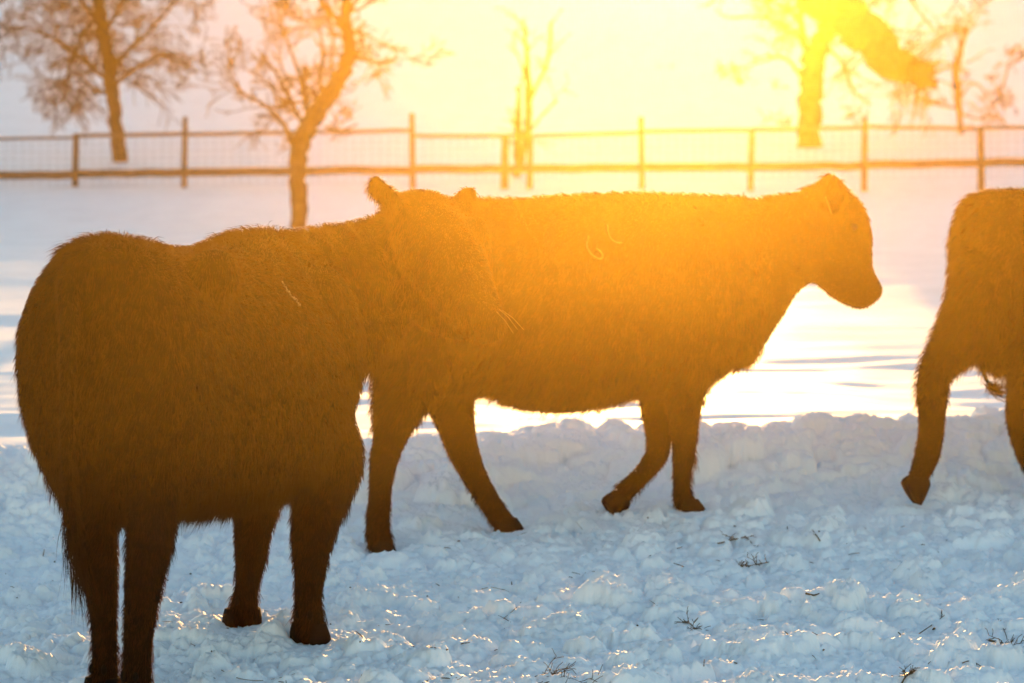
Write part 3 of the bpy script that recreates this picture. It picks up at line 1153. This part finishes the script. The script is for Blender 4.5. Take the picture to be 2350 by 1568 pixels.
tree('bare_tree', 'bare tree in yellow glow at upper right with a thick torn limb', 52.5,
     [[(1858, 330, 27), (1860, 260, 26), (1862, 190, 27), (1870, 130, 27), (1890, 80, 24), (1920, 20, 24), (1940, -60, 20), (1960, -180, 14), (1965, -300, 8)],
      [(1866, 150, 13), (1845, 100, 11), (1838, 40, 9), (1825, -30, 7)],
      [(1850, 190, 8), (1820, 150, 7), (1790, 130, 6), (1755, 140, 4), (1720, 150, 3)],
      [(1845, 100, 7), (1800, 60, 6), (1740, 40, 5), (1670, 40, 4), (1640, 20, 2)],
      [(1838, 60, 6), (1790, 10, 5), (1700, -10, 4), (1640, -40, 3)],
      [(1880, 100, 8), (1930, 140, 6), (1960, 210, 5), (2000, 240, 3)],
      [(1940, -60, 8), (2050, -40, 6), (2120, 40, 4), (2160, 90, 2)]],
     43, 2.2, .8, .05, 2, .007)


def torn_limb():
    rr = random.Random(3)
    Y = 52.2
    parent = [o for o in COL.objects if o.name.startswith('bare_tree') and 'yellow glow' in o['label']][0]
    line = smooth_line([(U(1800, -90, Y), mpx(50, Y)), (U(1870, -30, Y), mpx(52, Y)), (U(1930, 20, Y), mpx(52, Y)), (U(1985, 75, Y), mpx(48, Y)), (U(2040, 122, Y), mpx(42, Y)),
                        (U(2090, 155, Y), mpx(34, Y)), (U(2122, 174, Y), mpx(26, Y)), (U(2138, 182, Y), mpx(10, Y))], 6)
    T = Tubes()
    T.add([p + Vector((rr.gauss(0, .05), 0, rr.gauss(0, .05))) for p, r in line], [r * rr.uniform(.9, 1.08) for p, r in line], 14)
    for _ in range(70):
        p, r = line[rr.randint(2, len(line) - 3)]
        d = Vector((rr.gauss(.2, .8), rr.gauss(0, .8), rr.gauss(-.1, .9))).normalized()
        grow(T, p + d * r * .7, d, rr.uniform(.3, .7), .018, 1, rr, .08, .007)
    o = T.obj('torn_limb', M_BARK, parent)
    return o


torn_limb()

tree('sapling', 'thin sapling with upright shoots beside the fence in the middle', 47.6,
     [[(1186, 400, 9), (1188, 330, 9), (1190, 250, 7), (1192, 200, 4)],
      [(1196, 380, 9), (1210, 300, 12), (1212, 230, 13), (1210, 160, 10), (1207, 100, 6), (1202, 50, 4)],
      [(1212, 240, 6), (1235, 190, 6), (1255, 150, 6), (1262, 100, 6), (1264, 50, 5)],
      [(1200, 330, 4), (1240, 270, 4), (1280, 230, 3)],
      [(1205, 180, 4), (1190, 130, 3), (1170, 110, 3)]],
     44, 3.0, .35, .02, 1, .006, 'sapling')

tree('shrub', 'faint thin bush in the glow near the right edge beyond the fence', 55,
     [[(2205, 320, 6), (2200, 240, 8), (2195, 170, 9), (2205, 110, 7), (2220, 60, 4)],
      [(2200, 250, 4), (2150, 240, 4), (2100, 225, 3)],
      [(2202, 260, 4), (2260, 270, 4), (2300, 200, 4), (2315, 140, 3)],
      [(2200, 230, 4), (2240, 190, 3), (2290, 260, 3), (2310, 290, 3)]],
     45, 3.5, .45, .02, 2, .006, 'bush')
tree('shrub', 'small bush in the glow left of the yellow tree trunk', 66,
     [[(1712, 330, 5), (1705, 270, 8), (1700, 230, 9), (1705, 190, 4)],
      [(1705, 270, 4), (1740, 240, 4), (1780, 220, 3)],
      [(1703, 260, 4), (1660, 240, 3)]],
     46, 3.0, .5, .02, 2, .008, 'bush')
for i, (px, py, lab) in enumerate(((1410, 285, 'dark weed tuft on the snowy slope right of the sapling'),
                                   (1540, 225, 'weed tuft on the bright slope high between the fence posts'),
                                   (1500, 205, 'small weed tuft left of the highest one on the bright slope'))):
    tree('weed_tuft', lab, 62 + 9 * i, [[(px, py, 3), (px - 4, py - 25, 3), (px + 3, py - 50, 2)]], 60 + i, 9, .35, .03, 1, .008, 'weeds', 'weeds on the snowy slope')
tree('weed_tuft', 'low bushy growth at the foot of the yellow tree behind the rail', 56.5,
     [[(1815, 345, 4), (1825, 325, 4), (1845, 315, 3)]], 71, 16, .4, .0, 2, .008, 'weeds', 'weeds on the snowy slope')

# ------------------------------------------------------------------ fence
def box(T, p0, p1, w, h):
    """bar of section w x h between two points (rounded a little)"""
    d = (p1 - p0).normalized()
    side = d.cross(UP)
    if side.length < .2:
        side = Vector((1, 0, 0))
    side.normalize()
    upv = side.cross(d).normalized()
    b = len(T.v)
    prof = [(-.5, -.38), (-.38, -.5), (.38, -.5), (.5, -.38), (.5, .38), (.38, .5), (-.38, .5), (-.5, .38)]
    nseg = 6
    rr = random.Random(int(abs(p0.x * 100) + abs(p1.z * 77)))
    for k in range(nseg + 1):
        c = p0.lerp(p1, k / nseg) + upv * rr.gauss(0, h * .05)
        for a, e in prof:
            T.v.append(c + side * (a * w) + upv * (e * h))
    for k in range(nseg):
        for i in range(8):
            j = (i + 1) % 8
            T.f.append((b + k * 8 + i, b + k * 8 + j, b + (k + 1) * 8 + j, b + (k + 1) * 8 + i))
    T.f.append(tuple(b + i for i in range(8))[::-1])
    T.f.append(tuple(b + nseg * 8 + i for i in range(8)))


def fence():
    Y = FENCE_Y
    posts = [(-640, 272, 440, 7), (-360, 314, 438, 7), (-90, 312, 436, 7), (175, 306, 438, 8), (425, 268, 430, 6.5), (945, 260, 418, 7), (1160, 308, 420, 9.5), (1218, 308, 422, 7.5), (1471, 268, 424, 7), (1726, 298, 424, 7),
             (1985, 268, 416, 7), (2250, 292, 411, 8.5), (2520, 266, 408, 7), (2790, 292, 404, 7.5), (3060, 266, 402, 7)]
    c = U(1175, 420, Y)
    root = thing('fence', (c.x, Y, gz(c.x, Y)), 'weathered post and rail fence with wire netting across the snowy field', 'fence')

    def pt(px, py, dy=0):
        return U(px, py, Y + dy)
    for px, yt, yb, r in posts:
        T = Tubes()
        a = pt(px, yt)
        lean = (math.sin(px) * 4)
        bse = pt(px + lean, yb)
        g = gz(bse.x, Y)
        rr = mpx(r, Y)
        pts = [Vector((bse.x, Y, g - .3)), bse.lerp(a, .3), bse.lerp(a, .7), a]
        T.add(pts, [rr * 1.05, rr, rr * .96, rr * .9], 10)
        T.obj('post', M_WOOD, root)
    top = [(-640, 326), (-360, 323)], [(-360, 323), (-90, 321)], [(-90, 321), (175, 316)], [(175, 312), (425, 307)], [(425, 309), (680, 304)], [(680, 304), (945, 300)], [(945, 312), (1160, 312)], [(1160, 312), (1218, 311)], [(1218, 313), (1471, 305)], [(1471, 302), (1726, 299)], \
          [(1726, 299), (1985, 292)], [(1985, 291), (2250, 296)], [(2250, 294), (2520, 290)], [(2520, 290), (2790, 292)], [(2790, 292), (3060, 288)]
    for i, (a, b) in enumerate(top):
        T = Tubes()
        p0, p1 = pt(*a, -.09), pt(*b, -.09)
        box(T, p0, p1, .07, mpx(9 if i > 2 else 7, Y))
        T.obj('top_rail', M_WOOD, root)
    low = [(-640, 409), (-360, 407)], [(-360, 407), (-90, 404)], [(-90, 404), (175, 401)], [(175, 399), (425, 396)], [(425, 396), (680, 393)], [(680, 393), (945, 390)], [(945, 388), (1160, 389)], [(1160, 388), (1471, 386)], [(1471, 384), (1726, 384)], [(1726, 384), (1985, 380)], \
          [(1985, 380), (2250, 374)], [(2250, 373), (2520, 369)], [(2520, 369), (2790, 366)], [(2790, 366), (3060, 363)]
    for a, b in low:
        T = Tubes()
        box(T, pt(*a, -.10), pt(*b, -.10), .06, mpx(19, Y))
        T.obj('lower_rail', M_WOOD, root)
    # netting between the rails
    T = Tubes()
    y0 = lambda px: np.interp(px, [-90, 1175, 2520], [318, 310, 292])
    y1 = lambda px: np.interp(px, [-90, 1175, 2520], [432, 416, 404])
    px = -88
    while px < 2515:
        T.add([pt(px, y0(px), -.05), pt(px, y1(px), -.05)], [.0022, .0022], 4)
        px += 20
    for k in range(8):
        t = k / 7
        ps = [pt(q, y0(q) * (1 - t) + y1(q) * t, -.05) for q in range(-90, 2521, 145)]
        T.add(ps, [.0022] * len(ps), 4)
    T.obj('wire_netting', M_WIRE, root)


fence()

# ------------------------------------------------------------------ straw and twigs on the snow
def twig(label, pxs, seed, r0=.0035, branch=6, name='twig', cat='twig', mat=None, lift=.012, group=None, bl=.06):
    """a dry twig laid on the snow along picture points; side shoots of length bl"""
    rr = random.Random(seed)
    mat = mat or M_DTWIG
    r0 *= .75
    bl *= .8
    pts = []
    ys = [on_ground(px, py).y for px, py in pxs]
    ym = sorted(ys)[len(ys) // 2]
    for (px, py), y in zip(pxs, ys):
        y = min(max(y, ym - .12), ym + .12)
        pts.append(U(px, py, y - .012))
    T = Tubes()
    line = smooth_line([(p, r0) for p in pts], 4)
    n = len(line)
    T.add([p for p, r in line], [r0 * (1 - .6 * k / n) for k in range(n)], 5)
    for _ in range(branch):
        k = rr.randint(int(n * .35), n - 2)
        p = line[k][0]
        ax = (line[k + 1][0] - p).normalized()
        d = (ax * .9 + Vector((rr.gauss(0, .6), rr.gauss(0, .5), abs(rr.gauss(0, .28))))).normalized()
        grow(T, p, d, bl * rr.uniform(.5, 1.3), r0 * .55, 1 if bl > .03 else 0, rr, .05, .0009)
    o = mesh_obj(name, T.v, T.f, mat)
    ctr = sum(pts, Vector()) / len(pts)
    o.data.transform(Matrix.Translation(-ctr))
    o.location = ctr
    tag(o, label, cat, group)
    return o


GT = 'dry twigs and straw lying on the trodden snow'
twig('forked dry twig on the snow, upper of the two right of the walking cow', [(1627, 1252), (1660, 1245), (1690, 1237), (1718, 1238), (1728, 1255)], 1, .0045, 9, group=GT, bl=.05)
twig('straight dry twig with bushy tip, lower of the two on the snow', [(1660, 1300), (1695, 1301), (1725, 1298), (1765, 1290)], 2, .0045, 12, group=GT, bl=.045)
twig('short twig upright on the snow between the cows, right of the forked twig', [(1882, 1242), (1873, 1228), (1864, 1216)], 3, .004, 2, group=GT, bl=.02)
twig('frayed brown tuft beside the sharp snow ridge at lower centre right', [(1610, 1462), (1595, 1445), (1578, 1425)], 4, .003, 14, 'straw_tuft', 'straw', group=GT, bl=.05)
twig('long leaning blade of dry straw among the sunlit ridges at lower right', [(2104, 1458), (2135, 1437), (2168, 1412)], 5, .0028, 2, 'straw', 'straw', M_DTWIG, group=GT, bl=.04)
twig('bushy dark twig pile in the snow hollow at the right edge', [(2270, 1470), (2300, 1476), (2330, 1495), (2350, 1502)], 6, .005, 22, group=GT, bl=.07)
twig('thin dark stalk standing over the twig pile at the right edge', [(2312, 1480), (2308, 1455), (2290, 1420)], 7, .002, 3, group=GT, bl=.02)
twig('bent straw hooked over a snow lump at the bottom right', [(2208, 1522), (2225, 1517), (2245, 1525), (2268, 1543)], 8, .0025, 1, 'straw', 'straw', M_DTWIG, group=GT, bl=.03)
twig('pale twig with bristly side shoots at the bottom right edge of the snow', [(2070, 1568), (2080, 1552), (2095, 1545)], 9, .004, 10, group=GT, bl=.04)
twig('arching dry grass stems low at the bottom centre', [(1205, 1570), (1230, 1552), (1270, 1548), (1310, 1556), (1345, 1572)], 10, .0018, 14, 'dry_grass', 'grass', group=GT, bl=.09)
twig('single curved straw on the snow below the walking cow belly', [(1103, 1448), (1130, 1435), (1155, 1420), (1177, 1402)], 11, .0018, 1, 'straw', 'straw', M_STRAW, group=GT, bl=.03)
twig('thin pale straw lying left of the curved one on the snow', [(1105, 1352), (1130, 1348), (1168, 1358)], 12, .0016, 1, 'straw', 'straw', M_STRAW, group=GT, bl=.03)
twig('long bowed straw lying in front of the near cow front hooves', [(508, 1538), (545, 1556), (590, 1562), (640, 1556), (685, 1544)], 13, .0018, 1, 'straw', 'straw', M_STRAW, group=GT, bl=.03)
twig('dark broken twig on the snow at the bottom, right of the near cow', [(970, 1568), (990, 1560), (1020, 1556), (1050, 1562)], 14, .003, 6, group=GT, bl=.035)
twig('short dark stick poking from the sunlit snow at lower right', [(2062, 1452), (2078, 1468)], 15, .003, 0, group=GT)
twig('small brown bit of stalk on the snow below the bushy tipped twig', [(1850, 1362), (1868, 1366), (1880, 1362)], 16, .005, 3, group=GT, bl=.015)
twig('straw caught upright against the hind leg of the near cow', [(408, 1305), (424, 1280), (425, 1250), (420, 1236)], 17, .0016, 0, 'straw', 'straw', M_STRAW, group=GT) if False else None
GS = 'grass stalks standing in the snow beneath the walking cow'
for i, (a, b, lab) in enumerate((((1190, 1000), (1183, 955), 'leftmost dry grass stalk seen under the belly of the walking cow'),
                                 ((1213, 1002), (1206, 950), 'second dry grass stalk from the left under the walking cow belly'),
                                 ((1232, 1022), (1234, 955), 'tallest dry grass stalk under the walking cow belly'),
                                 ((1280, 1006), (1340, 950), 'slanting dry grass stalk under the walking cow belly'),
                                 ((1376, 990), (1368, 945), 'grass stalk nearest the front legs of the walking cow'))):
    base = U(a[0], a[1], 17.2)
    # stands on the undisturbed snow behind the bank
    Y = 16.6
    base = U(a[0], a[1], Y)
    g = gz(base.x, Y)
    base.z = g - .01
    tip = U(b[0], b[1], Y)
    T = Tubes()
    mid = base.lerp(tip, .5) + Vector((.012, 0, 0))
    line = smooth_line([(base, .0035), (mid, .003), (tip, .002)], 4)
    T.add([p for p, r in line], [r for p, r in line], 5)
    grow(T, mid, Vector((.3, 0, 1)), .06, .002, 0, random.Random(i), 0, .0012)
    o = mesh_obj('grass_stalk', T.v, T.f, M_STRAW)
    o.data.transform(Matrix.Translation(-base))
    o.location = base
    tag(o, lab, 'grass', GS)

# straw on the animals, snow on the near cow, snow kicked up by the walking cow
def body_hit(cow, px, py):
    b = [c for c in cow.children if c.name.startswith('body')][0]
    o = Vector((0, 0, CAM_H)) - cow.location
    d = (U(px, py, 12) - Vector((0, 0, CAM_H))).normalized()
    ok, loc, nrm, _ = b.ray_cast(o, d)
    return (loc + cow.location, nrm) if ok else (U(px, py, 13.2), Vector((0, -1, 0)))


def stuck_straw(cow, pxs, label, r=.0024, out=.018):
    pts = []
    for px, py in pxs:
        p, nrm = body_hit(cow, px, py)
        pts.append((p + Vector((0, -out, 0)), r))
    line = smooth_line(pts, 4)
    T = Tubes()
    T.add([p for p, q in line], [q for p, q in line], 5)
    o = mesh_obj('straw', T.v, T.f, M_PALE)
    c = sum((p for p, q in pts), Vector()) / len(pts)
    o.data.transform(Matrix.Translation(-c))
    o.location = c
    tag(o, label, 'straw', 'straws caught in the coats of the cows')


M_PALE = plain('pale_straw', (0.06, 0.045, 0.022), (0.10, 0.075, 0.04), 60, 0.8, 0.05)
stuck_straw(cow2, [(1351, 542), (1346, 560), (1353, 578), (1368, 592), (1382, 592), (1380, 580), (1368, 570)], 'curled pale straw stuck to the flank of the walking cow, the lower hook')
stuck_straw(cow2, [(1394, 516), (1395, 533), (1403, 549), (1416, 557), (1429, 557)], 'bent pale straw stuck to the flank of the walking cow, the upper hook')
stuck_straw(cow2, [(1894, 451), (1900, 470), (1908, 493)], 'short pale straw on the cheek of the walking cow', .0022, .015)


def muzzle_straw():
    T = Tubes()
    for a, b in (((1140, 716), (1178, 765)), ((1146, 710), (1188, 757)), ((1152, 712), (1202, 757))):
        p, q = U(a[0], a[1], 10.60), U(b[0], b[1], 10.55)
        T.add([p, p.lerp(q, .5) + Vector((0, 0, .006)), q], [.0011, .0011, .0007], 5)
    c = U(1146, 712, 10.60)
    o = mesh_obj('straw_wisp', T.v, T.f, M_PALE)
    o.data.transform(Matrix.Translation(-c))
    o.location = c
    tag(o, 'few pale stalks hanging from the muzzle of the near cow', 'straw', 'straws caught in the coats of the cows')


muzzle_straw()


def snow_flecks():
    rr = random.Random(8)
    pts = []
    for px, py, r in ((641, 655, .0012), (646, 662, .0022), (652, 671, .0014), (658, 680, .0028), (664, 687, .0018), (669, 691, .0046), (674, 695, .0034), (679, 703, .0022), (682, 708, .001)):
        p, nrm = body_hit(cow1, px, py)
        pts.append((p + nrm.normalized() * .012, r))
    line = smooth_line(pts, 4)
    T = Tubes()
    T.add([p + Vector((rr.gauss(0, .0015), 0, rr.gauss(0, .0015))) for p, r in line], [max(r * .7, .0006) * rr.uniform(.4, 1.4) for p, r in line], 7)
    c = pts[4][0]
    o = mesh_obj('snow_crust', T.v, T.f, plain('dirty_snow', (0.05, 0.04, 0.03), (0.16, 0.14, 0.12), 90, 0.9, 0.05))
    o.data.transform(Matrix.Translation(-c))
    o.location = c
    tag(o, 'small smear of snow stuck to the back of the near cow', 'snow')


snow_flecks()


def snow_spray():
    rr = random.Random(12)
    vs, fs = [], []
    for _ in range(190):
        px = rr.gauss(1290, 60)
        py = 1150 - abs(rr.gauss(0, 32)) - 20 * rr.random()
        p = U(px, py, rr.uniform(13.6, 14.0))
        r = rr.choice([.0015, .002, .003, .0045])
        b = len(vs)
        for d in ((1, 0, 0), (-1, 0, 0), (0, 1, 0), (0, -1, 0), (0, 0, 1), (0, 0, -1)):
            vs.append(p + Vector(d) * r * rr.uniform(.6, 1.3))
        for t in ((0, 2, 4), (2, 1, 4), (1, 3, 4), (3, 0, 4), (2, 0, 5), (1, 2, 5), (3, 1, 5), (0, 3, 5)):
            fs.append(tuple(b + k for k in t))
    o = mesh_obj('snow_spray', vs, fs, M_SNOW, shade_smooth=False)
    tag(o, 'glittering snow crystals kicked up by the hind hoof of the walking cow', 'snow', None, 'stuff')


snow_spray()

# litter: specks of straw and dirt nobody could count
def litter():
    T = Tubes()
    rr = random.Random(9)
    for _ in range(420):
        x = rr.uniform(-2.6, 2.6)
        y = 9.3 + 4.6 * rr.random() ** 1.5
        if y > float(berm_y(np.array(x))):
            continue
        z = gz(x, y)
        ln = rr.choice([.006, .010, .016, .03, .05])
        d = Vector((rr.gauss(0, 1), rr.gauss(0, 1), rr.gauss(0.1, .25))).normalized()
        w = rr.uniform(.0007, .002) if ln > .012 else rr.uniform(.0015, .0035)
        p = Vector((x, y, z + w))
        T.add([p, p + d * ln * .5 + Vector((0, 0, .001)), p + d * ln], [w, w, w * .6], 4)
    o = T.obj('straw_litter', M_DTWIG)
    tag(o, 'scattered specks of straw and dung on the trodden snow', 'litter', None, 'stuff')


litter()

# ------------------------------------------------------------------ haze
def haze():
    B = [(-430, -45, -1.6), (430, -45, -1.6), (430, 628, -1.6), (-430, 628, -1.6), (-430, -45, 25), (430, -45, 25), (430, 628, 25), (-430, 628, 25)]
    F = [(0, 3, 2, 1), (4, 5, 6, 7), (0, 1, 5, 4), (1, 2, 6, 5), (2, 3, 7, 6), (3, 0, 4, 7)]
    m = bpy.data.materials.new('haze')
    m.use_nodes = True
    nt = m.node_tree
    nt.nodes.remove(nt.nodes['Principled BSDF'])
    v = nt.nodes.new('ShaderNodeVolumePrincipled')
    v.inputs['Color'].default_value = HAZE_COLOR
    v.inputs['Density'].default_value = HAZE_DENSITY
    v.inputs['Anisotropy'].default_value = HAZE_G
    nt.links.new(v.outputs['Volume'], nt.nodes['Material Output'].inputs['Volume'])
    o = mesh_obj('haze', B, F, m, shade_smooth=False)
    o['kind'] = 'stuff'
    tag(o, 'golden frosty haze filling the field in front of the low sun', 'haze')


    # added tinted mist round the camera, lays a warm veil over the cows
    x0, x1, y0, y1, z0, z1 = -14, 14, -8.0, 10.6, 2.06, 3.8
    zf = 0.758                      # floor tilted so the veil covers the bodies and spares the lower legs
    B = [(x0, y0, z0), (x1, y0, z0), (x1, y1, zf), (x0, y1, zf), (x0 + 2, y0 + .5, z1), (x1 - 2, y0 + .5, z1), (x1 - 2, y1 - 1, z1), (x0 + 2, y1 - 1, z1)]
    m2 = m.copy()
    m2.name = 'veil_mist'
    n2 = m2.node_tree
    pv = n2.nodes['Principled Volume']
    pv.inputs['Color'].default_value = VEIL_COLOR
    tc = n2.nodes.new('ShaderNodeTexCoord')
    mp = n2.nodes.new('ShaderNodeMapping')
    mp.inputs['Scale'].default_value = (1.0, 0.55, 1.7)
    nz = n2.nodes.new('ShaderNodeTexNoise')
    nz.inputs['Scale'].default_value = 0.65
    nz.inputs['Detail'].default_value = 3
    mr = n2.nodes.new('ShaderNodeMapRange')
    mr.inputs['From Min'].default_value = 0.35
    mr.inputs['From Max'].default_value = 0.65
    mr.inputs['To Min'].default_value = VEIL_DENSITY * 0.25
    mr.inputs['To Max'].default_value = VEIL_DENSITY * 1.75
    n2.links.new(tc.outputs['Object'], mp.inputs['Vector'])
    n2.links.new(mp.outputs['Vector'], nz.inputs['Vector'])
    n2.links.new(nz.outputs['Fac'], mr.inputs['Value'])
    n2.links.new(mr.outputs['Result'], pv.inputs['Density'])
    o = mesh_obj('veil_mist', B, F, m2, shade_smooth=False)
    tag(o, 'added golden mist round the camera that veils the cows in warm glow', 'mist', None, 'stuff')


haze()
